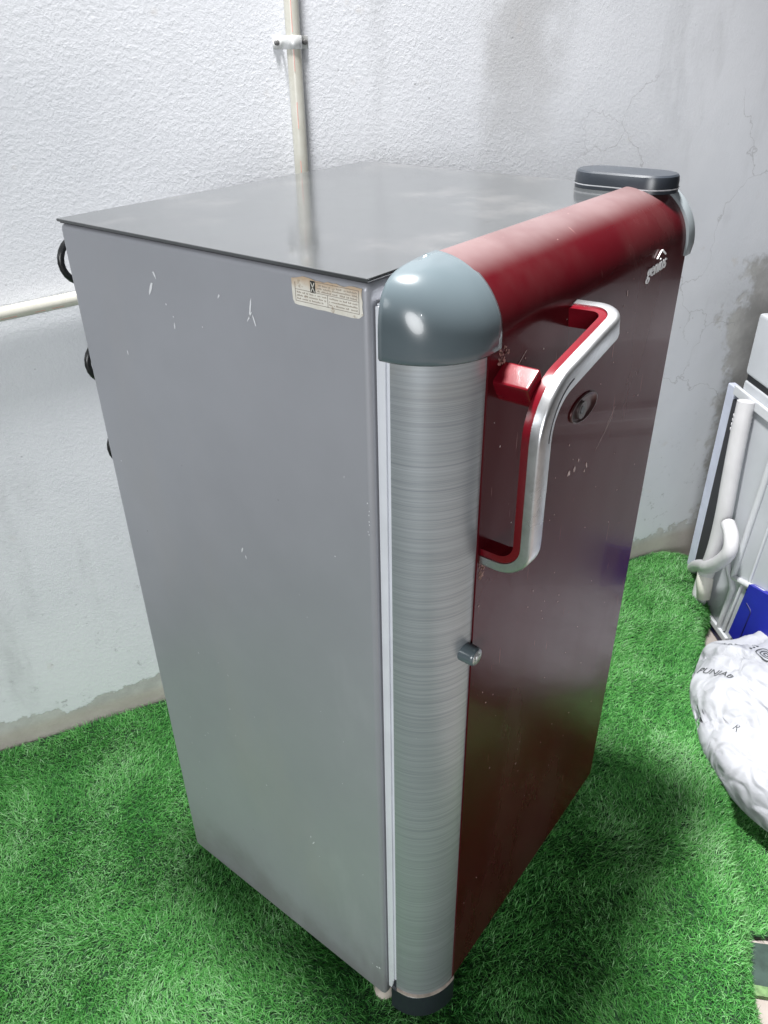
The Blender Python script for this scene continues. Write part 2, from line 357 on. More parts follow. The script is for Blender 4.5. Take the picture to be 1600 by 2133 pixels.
# ------------------------------------------------------------------ artificial grass carpet
carpet = thing("grass_carpet", "bright green artificial grass carpet spread under the refrigerator", "carpet", (0.4, -0.1, GZ))
def carpet_pt(b, s):
    """b along the ridge, s across it (s<0 lies flat, s>0 hangs over the edge); arrays -> pos, normal"""
    b = np.asarray(b, float); s = np.asarray(s, float)
    wav = 0.0035 * vn(b, s, 0, 5.0, 5)
    bul = np.clip((b + 0.02) / 0.12, 0, 1) * np.clip((0.40 - b) / 0.1, 0, 1); bul = bul * bul * (3 - 2 * bul)
    rad = 0.030 + 0.040 * bul + 0.006 * vn(b, b * 0, 0, 9, 3, 4)
    th = np.clip(s, 0, None) / rad; tm = R(80) + R(30) * bul; ta = np.minimum(th, tm)
    ex = np.clip(s, 0, None) - ta * rad
    q = np.where(s < 0, s, rad * np.sin(ta) + ex * np.cos(tm)); dz = np.where(s < 0, 0, -rad * (1 - np.cos(ta)) - ex * np.sin(tm))
    # far end curls down past the last bit of platform
    e0, er = 0.255, 0.065; te = np.clip((b - e0) / er, 0, R(100)); tf = np.minimum(te, R(100))
    bb = np.where(b > e0, e0 + er * np.sin(tf), b); dz = dz - np.where(b > e0, er * (1 - np.cos(tf)), 0) 
    # tongue of carpet that runs out over the tiles
    tong = np.clip((b + 0.90) / 0.10, 0, 1) * np.clip((-0.50 - b) / 0.14, 0, 1)
    zf = GZ + wav + dz; flo = TZ + 0.006
    over = np.clip(flo - zf, 0, None); q = q + over * 0.95 * tong; zf = np.maximum(zf, flo)
    nq = np.where(s < 0, 0, np.sin(ta)); nz = np.where(s < 0, 1, np.cos(ta)); fl = over > 0
    nq = np.where(fl, 0.15, nq); nz = np.where(fl, 1, nz); nb = np.where(b > e0, np.sin(tf), 0)
    X = RP.x + rr.x * bb + ro.x * q; Y = RP.y + rr.y * bb + ro.y * q
    N = np.stack([ro.x * nq + rr.x * nb, ro.y * nq + rr.y * nb, nz * np.where(b > e0, np.cos(tf), 1) + 1e-3], -1)
    N /= np.linalg.norm(N, axis=-1, keepdims=True)
    return np.stack([X, Y, zf], -1), N
BMIN, BMAX, SMIN = -2.3, 0.372, -1.9
def smax(b):
    b = np.asarray(b, float)
    tong = np.clip((b + 0.835) / 0.02, 0, 1) * np.clip((-0.47 - b) / 0.16, 0, 1)
    base = 0.112 + 0.006 * vn(b, b * 0, 0, 30, 4, 8)
    end = np.clip((b - 0.02) / 0.1, 0, 1)
    return base * (1 - 0.12 * end) + 0.13 * tong
def inside(P, b, s):
    wdst = 0.83 - (P[..., 0] * -wm.x + P[..., 1] * -wm.y)
    return (wdst > 0.012) & (s < smax(b))
# backing sheet
nb_, ns_ = 200, 90
bb = np.linspace(BMIN, BMAX, nb_); tt = np.linspace(0, 1, ns_)
Bg = np.repeat(bb[:, None], ns_, 1); sm = smax(bb)[:, None]
Sg = np.where(tt[None, :] < 0.5, SMIN + (0 - SMIN) * (tt[None, :] * 2), sm * ((tt[None, :] - 0.5) * 2))
Pg, _ = carpet_pt(Bg, Sg)
wdst = 0.83 - (Pg[..., 0] * -wm.x + Pg[..., 1] * -wm.y)
push = np.clip(0.006 - wdst, 0, None)[..., None] * np.array([wm.x, wm.y, 0]); Pg = Pg + push
V, F = grid(Pg)
M_back = plain("carpet_backing", (0.010, 0.045, 0.014), 0.9, var=0.3, vs=40)
bk = mesh("backing", V, F, M_back, carpet, True)
md = bk.modifiers.new("thickness", 'SOLIDIFY'); md.thickness = 0.004; md.offset = -1

def make_pile():
    N0 = 820000
    b = rng.uniform(BMIN, BMAX, N0); s = rng.uniform(-1.55, 0.26, N0)
    P, Nn = carpet_pt(b, s)
    keep = inside(P, b, s)
    # nothing under the refrigerator, little where only a distant side view could look
    x, y = P[:, 0], P[:, 1]
    keep &= ~((x > 0.035) & (x < 0.53) & (y > -0.045) & (y < 0.43))
    ln = (x + 0.394) * -0.949 + (y - 0.459) * -0.728   # towards the photographer, metres outside the frame edge
    ln = ((x + 0.394) * 0.949 - (y - 0.459) * -0.728) / 1.196
    dens = np.where(ln < -0.28, 0.0, np.where(ln < -0.06, 0.55, 1.0))
    hid = (y > 0.16) & (x > 0.25) & (y - 0.10 > 0.25 * (1.1 - x)) & (x < 0.95); dens = np.where(hid, 0.35, dens)
    keep &= rng.uniform(size=N0) < dens
    P, Nn, b, s = P[keep], Nn[keep], b[keep], s[keep]; n = len(P)
    # lie of the pile: slow swirls plus scatter; combed outwards near the ridge
    fx = vn(P[:, 0], P[:, 1], 0, 9, 6, 1); fy = vn(P[:, 0], P[:, 1], 0, 9, 6, 17)
    comb = np.clip((P[:, 0] - 0.35) / 0.5, 0, 1) * 0.9
    D = np.stack([fx * 0.75 + comb * ro.x * 1.3, fy * 0.75 + comb * ro.y * 1.3, np.zeros(n)], -1) + rng.normal(size=(n, 3)) * np.array([0.8, 0.8, 0])
    D -= Nn * (D * Nn).sum(1, keepdims=True); D /= np.linalg.norm(D, axis=1, keepdims=True) + 1e-9
    tilt = rng.uniform(R(28), R(74), n); L = rng.uniform(0.014, 0.024, n)
    curl = rng.uniform(0.1, 0.6, n)
    side = np.cross(Nn, D); tw = rng.normal(0, 0.7, n)[:, None]; sd = side * np.cos(tw) + Nn * np.sin(tw) * 0.6
    w = rng.uniform(0.00045, 0.00095, n)[:, None]
    d1 = Nn * np.cos(tilt * 0.6)[:, None] + D * np.sin(tilt * 0.6)[:, None]
    t2 = np.minimum(tilt + curl, R(98)); d2 = Nn * np.cos(t2)[:, None] + D * np.sin(t2)[:, None]
    p0 = P; p1 = P + d1 * (L * 0.5)[:, None]; p2 = p1 + d2 * (L * 0.5)[:, None]
    Vv = np.stack([p0 - sd * w, p0 + sd * w, p1 - sd * w * 0.9, p1 + sd * w * 0.9, p2], 1).reshape(-1, 3)
    base = (np.arange(n) * 5)[:, None]
    quads = base + np.array([[0, 1, 3, 2]]); tris = base + np.array([[2, 3, 4]])
    me = bpy.data.meshes.new("pile"); me.vertices.add(len(Vv)); me.vertices.foreach_set("co", Vv.ravel().astype(np.float32))
    loops = np.concatenate([quads, tris], 1).ravel(); me.loops.add(len(loops)); me.loops.foreach_set("vertex_index", loops.astype(np.int32))
    ls = np.stack([np.arange(n) * 7, np.arange(n) * 7 + 4], 1).ravel(); me.polygons.add(2 * n); me.polygons.foreach_set("loop_start", ls.astype(np.int32))
    me.update(calc_edges=True)
    tint = np.clip(rng.normal(0.5, 0.24, n) + 0.13 * vn(P[:, 0], P[:, 1], 0, 14, 5, 9) + 0.10 * vn(P[:, 0], P[:, 1], 0, 38, 5, 23), 0, 1)
    at = me.attributes.new("tint", 'FLOAT', 'POINT'); at.data.foreach_set("value", np.repeat(tint, 5).astype(np.float32))
    t = NT("artificial_grass"); a = t.n.new("ShaderNodeAttribute"); a.attribute_name = "tint"; f = a.outputs["Fac"]
    rp = t.n.new("ShaderNodeValToRGB"); t.put(rp.inputs[0], f); e = rp.color_ramp.elements
    e[0].position = 0.0; e[0].color = (0.025, 0.146, 0.030, 1); e[1].position = 1.0; e[1].color = (0.311, 0.551, 0.283, 1)
    k = e.new(0.45); k.color = (0.086, 0.343, 0.067, 1); k = e.new(0.78); k.color = (0.175, 0.457, 0.142, 1)
    t.set(Base_Color=rp.outputs[0], Roughness=0.5, Specular_IOR_Level=0.3)
    tr = t.n.new("ShaderNodeBsdfTranslucent"); t.put(tr.inputs[0], rp.outputs[0]); mx = t.n.new("ShaderNodeMixShader"); mx.inputs[0].default_value = 0.22
    t.t.links.new(t.b.outputs[0], mx.inputs[1]); t.t.links.new(tr.outputs[0], mx.inputs[2]); t.t.links.new(mx.outputs[0], t.n["Material Output"].inputs[0])
    o = link("pile", me, t.m, carpet); o['kind'] = 'stuff'
    print("blades", n)
make_pile()

# folded back corner that shows the dark underside, with a rim of pile
M_under = plain("carpet_underside", (0.035, 0.060, 0.050), 0.95, var=0.25, vs=30, bump=0.3, bs=200)
M_rim = plain("carpet_rim", (0.13, 0.22, 0.09), 0.9, var=0.25, vs=120, bump=0.6, bs=260)
def flap(nm, poly, zs, mat, th):
    V = [bq(b, q, z + th) for (b, q), z in zip(poly, zs)] + [bq(b, q, z) for (b, q), z in zip(poly, zs)]; n = len(poly)
    return mesh(nm, V, [tuple(range(n)), tuple(range(n, 2 * n))] + [(i, (i + 1) % n, n + (i + 1) % n, n + i) for i in range(n)], mat, carpet)
flap("folded_corner", [(-0.845, 0.020), (-0.838, 0.10), (-0.83, 0.22), (-0.905, 0.25), (-0.917, 0.13), (-0.922, 0.020)], [TZ + 0.001] * 6, M_under, 0.004)
flap("folded_rim", [(-0.9235, 0.018), (-0.9185, 0.13), (-0.9065, 0.25), (-0.922, 0.255), (-0.935, 0.13), (-0.942, 0.018)], [TZ + 0.001] * 6, M_rim, 0.009)

# ------------------------------------------------------------------ refrigerator
H = 1.12; FW = 0.556; FD = 0.454
fr = thing("refrigerator", "silver single door refrigerator with maroon door standing on the green grass carpet", "refrigerator", (FW / 2, FD / 2, GZ))
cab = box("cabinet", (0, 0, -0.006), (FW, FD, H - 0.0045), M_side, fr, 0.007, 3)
box("top_seam", (0.0015, 0.0015, H - 0.0045), (FW - 0.0015, FD - 0.002, H - 0.0030), M_dark, fr)
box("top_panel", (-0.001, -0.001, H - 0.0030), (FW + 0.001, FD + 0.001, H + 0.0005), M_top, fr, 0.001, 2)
# door seal
gk = box("door_seal", (0.0105, -0.0235, 0.018), (FW - 0.012, -0.0005, H - 0.022), M_white, fr, 0.002, 2)
box("seal_lip", (0.0075, -0.0115, 0.018), (0.0103, -0.0015, H - 0.024), M_white, gk, 0.001, 2)
# door leaf: quarter round along the top
DR = 0.070; DZ = 1.128; DY = -0.082; DB = -0.012
prof = [(DB, DZ)] + [(DY + DR - DR * math.sin(a), DZ - DR + DR * math.cos(a)) for a in np.linspace(0, math.pi / 2, 20)] + [(DY, 0.050), (DY + 0.004, 0.034), (DB, 0.034)]
xs = [0.066, 0.30, FW - 0.0025, FW]
P = [[(x, y + (0.0025 if k == 3 and y < DB - 0.001 else 0), z - (0.002 if k == 3 and z > 1.0 else 0)) for (y, z) in prof] for k, x in enumerate(xs)]
V, F = grid(P); m = len(prof)
F += [tuple(range(m))[::-1], tuple(3 * m + k for k in range(m))]
F += [(i * m, (i + 1) * m, (i + 1) * m + m - 1, i * m + m - 1) for i in range(3)]
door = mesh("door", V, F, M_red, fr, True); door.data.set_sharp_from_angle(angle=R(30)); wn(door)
# rounded brushed strip down the opening edge
SX, SY = 0.067, -0.021
def plan(a, g=0.0): return (SX - (SX + g) * math.cos(a), SY - (-DY + SY + g) * math.sin(a))
def column(name, z0, z1, g, mat, back, bev=0.0):
    ring = [plan(a, g) for a in np.linspace(0, math.pi / 2, 26)]
    ring = [(ring[0][0], back)] + ring + [(SX + 0.001, -0.02), (SX + 0.001, back)]
    zz = [z0, z1] if not bev else [z0, z1 - bev, z1]
    P = []
    for i, z in enumerate(zz):
        gg = -bev if (bev and i == len(zz) - 1) else 0
        rg = [plan(a, g + gg) for a in np.linspace(0, math.pi / 2, 26)]
        P.append([(x, y, z) for x, y in [(rg[0][0], back)] + rg + [(SX + 0.001, -0.02), (SX + 0.001, back)]])
    V, F = grid(P); m = len(P[0]); F += [tuple(range(m))[::-1], tuple((len(zz) - 1) * m + k for k in range(m))]
    F += [(i * m, (i + 1) * m, (i + 1) * m + m - 1, i * m + m - 1) for i in range(len(zz) - 1)]
    o = mesh(name, V, F, mat, fr, True); o.data.set_sharp_from_angle(angle=R(35)); return o
column("edge_strip", 0.043, 1.058, -0.002, M_strip, -0.0215)
foot = column("bottom_cap", -0.012, 0.043, 0.0015, M_greyd, -0.014, 0.003)
# grime line where the strip meets the bottom cap
ring = [plan(a, 0.0015) for a in np.linspace(0.05, math.pi / 2, 22)]; V = []
for x, y in ring: V += [(x, y, 0.0418), (x, y, 0.0436)]
for x, y in ring: V += [(x + 0.003, y + 0.0025, 0.0444), (x + 0.003, y + 0.0025, 0.0425)]
nn = len(ring); F = [(2 * i, 2 * i + 2, 2 * i + 3, 2 * i + 1) for i in range(nn - 1)] + [(2 * i + 1, 2 * i + 3, 2 * nn + 2 * i + 2, 2 * nn + 2 * i) for i in range(nn - 1)]
mesh("dust_line", V, F, plain("pale_dust", (0.42, 0.36, 0.31), 0.9, var=0.25, vs=70), foot)
# domed corner cap
def cap_surface(g=0.0):
    P = []
    for u in np.linspace(0, 1, 26):
        a = u * math.pi / 2; e = 0.40 + 0.60 * math.sin(a) ** 2.2; rx, ry = SX + g, DB - DY + g; rz = DR; z0 = DZ + 0.0015 - DR; col = []
        drop = 0.006 * math.cos(a) ** 2
        for t in np.linspace(math.pi / 2, 0, 20):
            c = max(math.cos(t), 0.0) ** e; sn = math.sin(t) ** (0.55 + 0.45 * math.sin(a))
            col.append((SX - rx * math.cos(a) * c, DB - ry * math.sin(a) * c, z0 + rz * sn - drop * sn * c))
        px, py, pz = col[-1]; col += [(px, py, 1.054), (px + 0.0015 * math.cos(a), py + 0.0015 * math.sin(a), 1.0518)]
        P.append(col)
    P.append([(x + 0.004, y, z) for x, y, z in P[-1]])
    for x, k in ((0.076, 0.0), (0.082, 0.0), (0.0875, 0.002), (0.089, 0.006)):
        col = []
        for (qx, qy, qz) in P[25]:
            col.append((x, qy, qz))
        col2 = []
        for i, (qx, qy, qz) in enumerate(col):
            t = min(max((1.082 - qz) / 0.031, 0), 1)
            col2.append((qx - (0.010 * t ** 3 if k >= 0.002 else 0), qy + (k if i > 0 else 0) * (1 if i > 3 else i / 4), qz - (k if i < 8 else 0)))
        P.append(col2)
    return P
P = cap_surface(0.0026)
Pi = [[(x, min(y + 0.004, DB), z - 0.003) for (x, y, z) in col] for col in P]
V, F = grid(P); n1 = len(V)
capo = mesh("corner_cap", V, F, M_greyp, fr, True)
md = capo.modifiers.new("thickness", 'SOLIDIFY'); md.thickness = 0.003; md.offset = -1
# hinge side end trim following the door's round top
V = []; F = []
arc = [(DB + 0.006, DZ)] + [(DY + DR - DR * math.sin(a), DZ - DR + DR * math.cos(a)) for a in np.linspace(0, math.pi / 2, 20)] + [(DY, 1.044)]
sec = [(0.546, 0.0), (0.546, 0.0035), (0.549, 0.0055), (0.563, 0.0055), (0.566, 0.003), (0.566, -0.03), (0.5565, -0.03), (0.5565, 0.0)]
for i, (y, z) in enumerate(arc):
    a = 0 if i == 0 else (math.pi / 2 if i == len(arc) - 1 else (i - 1) / 19 * math.pi / 2); ny, nz = -math.sin(a), math.cos(a)
    tp = 1 if i < len(arc) - 1 else 0.6
    V += [(x, y + ny * d * tp, z + nz * d * tp) for x, d in sec]
m = len(sec)
for i in range(len(arc) - 1):
    for k in range(m): F.append((i * m + k, i * m + (k + 1) % m, (i + 1) * m + (k + 1) % m, (i + 1) * m + k))
F += [tuple(range(m))[::-1], tuple((len(arc) - 1) * m + k for k in range(m))]
ht = mesh("end_trim", V, F, plain("trim_grey", (0.20, 0.225, 0.24), 0.25, var=0.05), fr, True); ht.data.set_sharp_from_angle(angle=R(35))
# hinge cover on the top
def stadium(x0, x1, y0, y1, n=12):
    r = (x1 - x0) / 2; cx = (x0 + x1) / 2; p = []
    for a in np.linspace(math.pi, 2 * math.pi, n): p.append((cx + r * math.cos(a), y0 + r + r * math.sin(a)))
    for a in np.linspace(0, math.pi, n): p.append((cx + r * math.cos(a), y1 - r + r * math.sin(a)))
    return p
st = stadium(0.499, 0.566, -0.064, 0.070); cx, cy = 0.5325, 0.003; lay = []
for z, k in ((1.1206, 1.0), (1.1340, 1.0), (1.1395, 0.965), (1.1415, 0.88)):
    lay.append([(cx + (x - cx) * k, cy + (y - cy) * (1 - (1 - k) * 0.4), z) for x, y in st])
V = [v for l in lay for v in l]; m = len(st); F = []
for i in range(3):
    for k in range(m): F.append((i * m + k, i * m + (k + 1) % m, (i + 1) * m + (k + 1) % m, (i + 1) * m + k))
F += [tuple(range(m))[::-1], tuple(3 * m + k for k in range(m))]
hc = mesh("hinge_cover", V, F, M_greyd, fr, True); hc.data.set_sharp_from_angle(angle=R(28))
V = []
for x, y in st: V += [(cx + (x - cx) * 1.03, cy + (y - cy) * 1.012, 1.1248), (cx + (x - cx) * 1.03, cy + (y - cy) * 1.012, 1.1262)]
mesh("cover_rim", V, [(2 * k, 2 * ((k + 1) % m), 2 * ((k + 1) % m) + 1, 2 * k + 1) for k in range(m)], plain("pale_rim", (0.42, 0.43, 0.45), 0.4), hc)
# hinge leaf under the cover
box("hinge_plate", (0.519, -0.052, 1.1206), (0.5455, -0.003, 1.1300), M_greyd, fr, 0.003, 2)

# handle
hpath = fillet([(0.082, -0.079, 0.836), (0.082, -0.127, 0.836), (0.079, -0.127, 1.016), (0.228, -0.127, 1.050), (0.228, -0.079, 1.048)], [0.026, 0.050, 0.020], 9)
hpath = [p for i, p in enumerate(hpath) if i == 0 or (p - hpath[i - 1]).length > 1e-5]
def rsec(n0, n1, b0, b1, r, ch=(1, 1)):
    s = [(n0, b0), (n0, b1)]
    s += [(n1 - r * ch[1] + r * ch[1] * math.sin(a), b1 - r * ch[1] + r * ch[1] * math.cos(a)) for a in np.linspace(0, math.pi / 2, 4)]
    s += [(n1 - r * ch[0] + r * ch[0] * math.cos(a), b0 + r * ch[0] - r * ch[0] * math.sin(a)) for a in np.linspace(0, math.pi / 2, 4)]
    return s
hnd = sweep("handle", hpath, (0, 0, -1), rsec(-0.0085, -0.0002, -0.0105, 0.0105, 0.0008), M_redh, fr)
sweep("chrome_band", hpath, (0, 0, -1), rsec(0.0, 0.0115, -0.0116, 0.0116, 0.0034), M_chrome, hnd)
# thin pressed groove along the front of the chrome
gp = [p + Vector((0.004, -0.0113, 0)) for p in hpath if 0.90 < p.z < 1.03 and p.x < 0.15 and p.y < -0.12]
gp = [p + Vector((0.0, 0, 0)) for p in gp]
if len(gp) > 2: tube("groove", gp, 0.0008, M_dark, hnd, 6)
Mb = Matrix.Translation((0.092, -0.098, 1.020)) @ Matrix.Rotation(R(-32), 4, 'Y') 
box("bracket", (-0.013, -0.020, -0.0135), (0.013, 0.020, 0.0135), M_redh, hnd, 0.003, 2, Mb)

# lock escutcheon
LX, LZ = 0.285, 0.925
def ell(rx, rz, n=28): return [(LX + rx * math.cos(2 * math.pi * k / n), LZ + rz * math.sin(2 * math.pi * k / n)) for k in range(n)]
V = []; F = []; prof_ = [(1.0, 0.0), (1.0, 0.0022), (0.93, 0.0024), (0.90, 0.0008), (0.5, 0.0006)]; n = 28
for k_, h_ in prof_: V += [(x, DY - h_, z) for x, z in ell(0.034 * k_, 0.0165 * k_)]
for i in range(len(prof_) - 1):
    for k in range(n): F.append((i * n + k, i * n + (k + 1) % n, (i + 1) * n + (k + 1) % n, (i + 1) * n + k))
F.append(tuple((len(prof_) - 1) * n + k for k in range(n)))
lk = mesh("lock", V, F, plain("lock_metal", (0.085, 0.04, 0.04), 0.32, metal=0.5), fr, True)
V, F = tube_geo([(LX - 0.006, DY - 0.0002, LZ - 0.001), (LX - 0.006, DY - 0.0032, LZ - 0.001)], 0.0105, 20); mesh("lock_barrel", V, F, plain("lock_barrel_metal", (0.14, 0.12, 0.12), 0.4, metal=0.5), lk)
V, F = tube_geo([(LX - 0.008, DY - 0.003, LZ), (LX - 0.008, DY - 0.0038, LZ)], 0.0050, 14); mesh("keyhole", V, F, M_black, lk)

# badge lettering
bme = text_mesh("genius", 0.025, 0.0006, 0.20, 0.95, 0.0)
Mt = Matrix.Translation((0.451, DY - 0.0012, 1.0495)) @ Matrix.Rotation(R(-3), 4, 'Y') @ Matrix.Rotation(R(90), 4, 'X')
bme.transform(Mt); link("badge", bme, plain("badge_silver", (0.80, 0.80, 0.82), 0.35, metal=0.2), fr)
crown = fillet([(0.446, DY - 0.0018, 1.0600), (0.458, DY - 0.0018, 1.0685), (0.472, DY - 0.0018, 1.0610)], [0.006], 8)
tube("badge_flourish", crown, 0.0011, plain("badge_silver_edge", (0.80, 0.80, 0.82), 0.35, metal=0.2), fr, 8)

# door button on the strip
kn = mesh("knob", *tube_geo([(0.056, -0.070, 0.716), (0.056, -0.0905, 0.716), (0.056, -0.093, 0.716), (0.056, -0.0945, 0.716)], [0.0112, 0.0112, 0.0108, 0.0096], 24), M_greyp, fr, True)
kn.data.set_sharp_from_angle(angle=R(40))
mesh("knob_face", *tube_geo([(0.056, -0.0943, 0.716), (0.056, -0.0950, 0.716), (0.056, -0.0946, 0.716)], [0.0090, 0.0088, 0.0040], 24), plain("knob_metal", (0.44, 0.45, 0.46), 0.3, metal=0.6), kn, True)
mesh("knob_pin", *tube_geo([(0.056, -0.0945, 0.716), (0.056, -0.0958, 0.716)], 0.0032, 14), plain("pin_metal", (0.75, 0.76, 0.76), 0.35, metal=0.3), kn, True)

# warning label on the side
def side_poly(name, yz, x, mat, parent):
    V = [(x, y, z) for y, z in yz] + [(x + 0.0004, y, z) for y, z in yz]; n = len(yz)
    return mesh(name, V, [tuple(range(n)), tuple(range(n, 2 * n))] + [(i, (i + 1) % n, n + (i + 1) % n, n + i) for i in range(n)], mat, parent)
def label_material():
    t = NT("aged_label_paper"); x, y, z = t.xyz()
    n = t.noise(45, 5, 0.65); br = t.ramp(t.math('ADD', z, t.math('MULTIPLY', t.math('SUBTRACT', n, 0.5), 0.030)), 1.098, 1.110)
    left = t.ramp(y, 0.060, 0.035)
    c = t.mix(t.ramp(n, 0.3, 0.7), (0.66, 0.63, 0.56), (0.76, 0.74, 0.68))
    c = t.mix(t.math('MULTIPLY', br, 0.8), c, (0.44, 0.30, 0.18))
    c = t.mix(t.math('MULTIPLY', t.ramp(t.noise(120, 3), 0.62, 0.72), 0.6), c, (0.30, 0.22, 0.15))
    t.set(Base_Color=c, Roughness=0.75); return t.m
yl, yr, zt_, zb = 0.0875, 0.0055, 1.1105, 1.0845
out = []
for k in range(18):
    u = k / 17; out.append((yl + (yr - yl) * u, zt_ + random.uniform(-0.0016, 0.0010) - (0.002 if k in (0,) else 0)))
for k in range(1, 7): out.append((yr + random.uniform(-0.0007, 0.0012), zt_ + (zb + 0.004 - zt_) * k / 6))
out += [(yr + 0.004, zb + 0.0004)]
for k in range(1, 10): out.append((yr + 0.004 + (yl - 0.006 - yr - 0.004) * k / 9, zb + random.uniform(-0.0004, 0.0005)))
out += [(yl - 0.0025, zb + 0.001), (yl - 0.0004, zb + 0.0045), (yl, zb + 0.012)]
lab = side_poly("warning_label", out, -0.0006, label_material(), cab)
M_ink = plain("faded_ink", (0.23, 0.19, 0.16), 0.8, var=0.2, vs=200); M_inkd = plain("black_ink", (0.03, 0.03, 0.028), 0.8)
bm = bmesh.new()
def sbar(y0, y1, z0, z1, x=-0.0009): box_bm(bm, (x, min(y0, y1), min(z0, z1)), (x + 0.0003, max(y0, y1), max(z0, z1)))
fy0, fy1, fz0, fz1 = 0.0835, 0.0090, 1.0885, 1.1085; lw = 0.00035
sbar(fy0, fy1, fz0, fz0 + lw); sbar(0.060, fy1, fz1, fz1 + lw); sbar(fy0, fy0 - lw, fz0, fz1 - 0.003); sbar(fy1, fy1 + lw, fz0, fz1)
sbar(fy0, fy1, 1.0990, 1.0990 + lw); sbar(0.0445, 0.0445 + lw, fz0, 1.0990)
bmo("frame_lines", bm, M_ink, lab)
bm = bmesh.new()
def textrows(y0, y1, z_top, rows, pitch, h):
    for r_ in range(rows):
        y = y0
        while y > y1:
            w_ = random.uniform(0.0007, 0.0011); hh = h * random.choice((0.65, 0.65, 1.0))
            if random.random() > 0.17:
                sbar(y, max(y - w_ * 0.72, y1), z_top - r_ * pitch - h, z_top - r_ * pitch - h + hh)
            y -= w_ + 0.0003
textrows(0.0565, 0.0110, 1.1070, 3, 0.0026, 0.0015); textrows(0.0815, 0.0465, 1.0975, 3, 0.0028, 0.0014); textrows(0.0428, 0.0110, 1.0975, 3, 0.0028, 0.0014)
bmo("small_print", bm, plain("pale_ink", (0.36, 0.31, 0.26), 0.8), lab)['kind'] = 'stuff'
bm = bmesh.new(); sbar(0.0648, 0.0588, 1.0985, 1.1092, -0.0008); bmo("pictogram", bm, M_inkd, lab)
bm = bmesh.new()
for sy in (-1, 1):
    Mx = Matrix.Translation((-0.00095, 0.0618, 1.1035)) @ Matrix.Rotation(R(26 * sy), 4, 'X')
    box_bm(bm, (0, -0.0004, -0.0046), (0.0001, 0.0004, 0.0046), M=Mx)
bmo("pictogram_cross", bm, plain("label_white", (0.7, 0.68, 0.62), 0.8), lab)

# chips, scuffs and splashes of whitewash on the side (y across, z up)
def chips(name, items, mat, parent, fn):
    V = []; F = []
    for (a, b, ra, rb, ang_) in items:
        k = random.randint(6, 9); ca, sa = math.cos(ang_), math.sin(ang_); i0 = len(V)
        for q in range(k):
            t = 2 * math.pi * q / k; r_ = random.uniform(0.65, 1.2); u, v = math.cos(t) * ra * r_, math.sin(t) * rb * r_
            V.append(fn(a + u * ca - v * sa, b + u * sa + v * ca))
        F.append(tuple(range(i0, i0 + k)))
    o = mesh(name, V, F, mat, parent); o['kind'] = 'stuff'; return o
sidef = lambda y, z: (-0.0004, y, z)
it = [(0.299, 1.066, 0.0020, 0.010, 0.5), (0.289, 1.081, 0.0016, 0.005, -0.4), (0.146, 1.071, 0.0012, 0.011, 0.25), (0.142, 1.058, 0.001, 0.006, -0.3), (0.148, 1.062, 0.0008, 0.007, 0.6),
      (0.268, 1.030, 0.001, 0.0045, 0.1), (0.268, 1.040, 0.0011, 0.0011, 0), (0.277, 1.052, 0.0011, 0.0011, 0), (0.19, 1.075, 0.001, 0.003, 0.6), (0.205, 0.766, 0.0013, 0.006, 0.4), (0.2, 0.757, 0.001, 0.004, -0.2),
      (0.365, 0.98, 0.0009, 0.003, 0), (0.015, 0.064, 0.0018, 0.0016, 0), (0.024, 0.0635, 0.0016, 0.001, 0), (0.010, 0.066, 0.002, 0.002, 0), (0.13, 0.27, 0.001, 0.005, 0.5), (0.135, 0.28, 0.001, 0.003, 0)]
it += [(random.uniform(0.004, 0.007), 0.90 - 0.006 * k + random.uniform(-0.002, 0.002), 0.0007, 0.001, 0) for k in range(7)]
it += [(random.uniform(0.02, 0.43), random.uniform(0.1, 1.08), random.uniform(0.0004, 0.0009), random.uniform(0.0006, 0.002), random.uniform(-1, 1)) for k in range(26)]
chips("whitewash_splashes", it, M_chip, cab, sidef)
# chips on the door front
doorf = lambda x, z: (x, DY - 0.0004, z)
it = [(0.268, 0.846, 0.0042, 0.0045, 0.7), (0.283, 0.845, 0.0028, 0.0048, 0.4), (0.292, 0.853, 0.002, 0.0025, 0), (0.318, 0.836, 0.0022, 0.005, 0.4), (0.314, 0.829, 0.002, 0.002, 0), (0.17, 1.028, 0.0012, 0.0012, 0),
      (0.235, 0.98, 0.0012, 0.0024, 0), (0.37, 1.036, 0.0012, 0.004, 0.2), (0.365, 1.022, 0.001, 0.002, 0.2)]
it += [(random.uniform(0.07, 0.5), random.uniform(0.2, 1.05), random.uniform(0.0005, 0.0011), random.uniform(0.0006, 0.0015), random.uniform(-1, 1)) for k in range(60)]
chips("door_chips", it, M_scr, door, doorf)
it = [(0.125, 1.030, 0.0006, 0.016, -0.95), (0.36, 0.862, 0.0005, 0.028, -0.9), (0.375, 0.880, 0.0004, 0.018, -0.8)]
chips("door_scratches", it, M_scr, door, doorf)
it = [(0.092 + random.uniform(-0.010, 0.008), 1.043 + random.uniform(-0.006, 0.010), random.uniform(0.0008, 0.0022), random.uniform(0.001, 0.003), random.uniform(-1, 1)) for k in range(26)]
it += [(0.074 + random.uniform(-0.004, 0.006), 0.826 + random.uniform(-0.022, 0.004), random.uniform(0.0006, 0.0016), random.uniform(0.001, 0.003), random.uniform(-1, 1)) for k in range(30)]
chips("glue_residue", it, plain("dry_glue", (0.40, 0.24, 0.21), 0.9, var=0.3, vs=90), door, doorf)

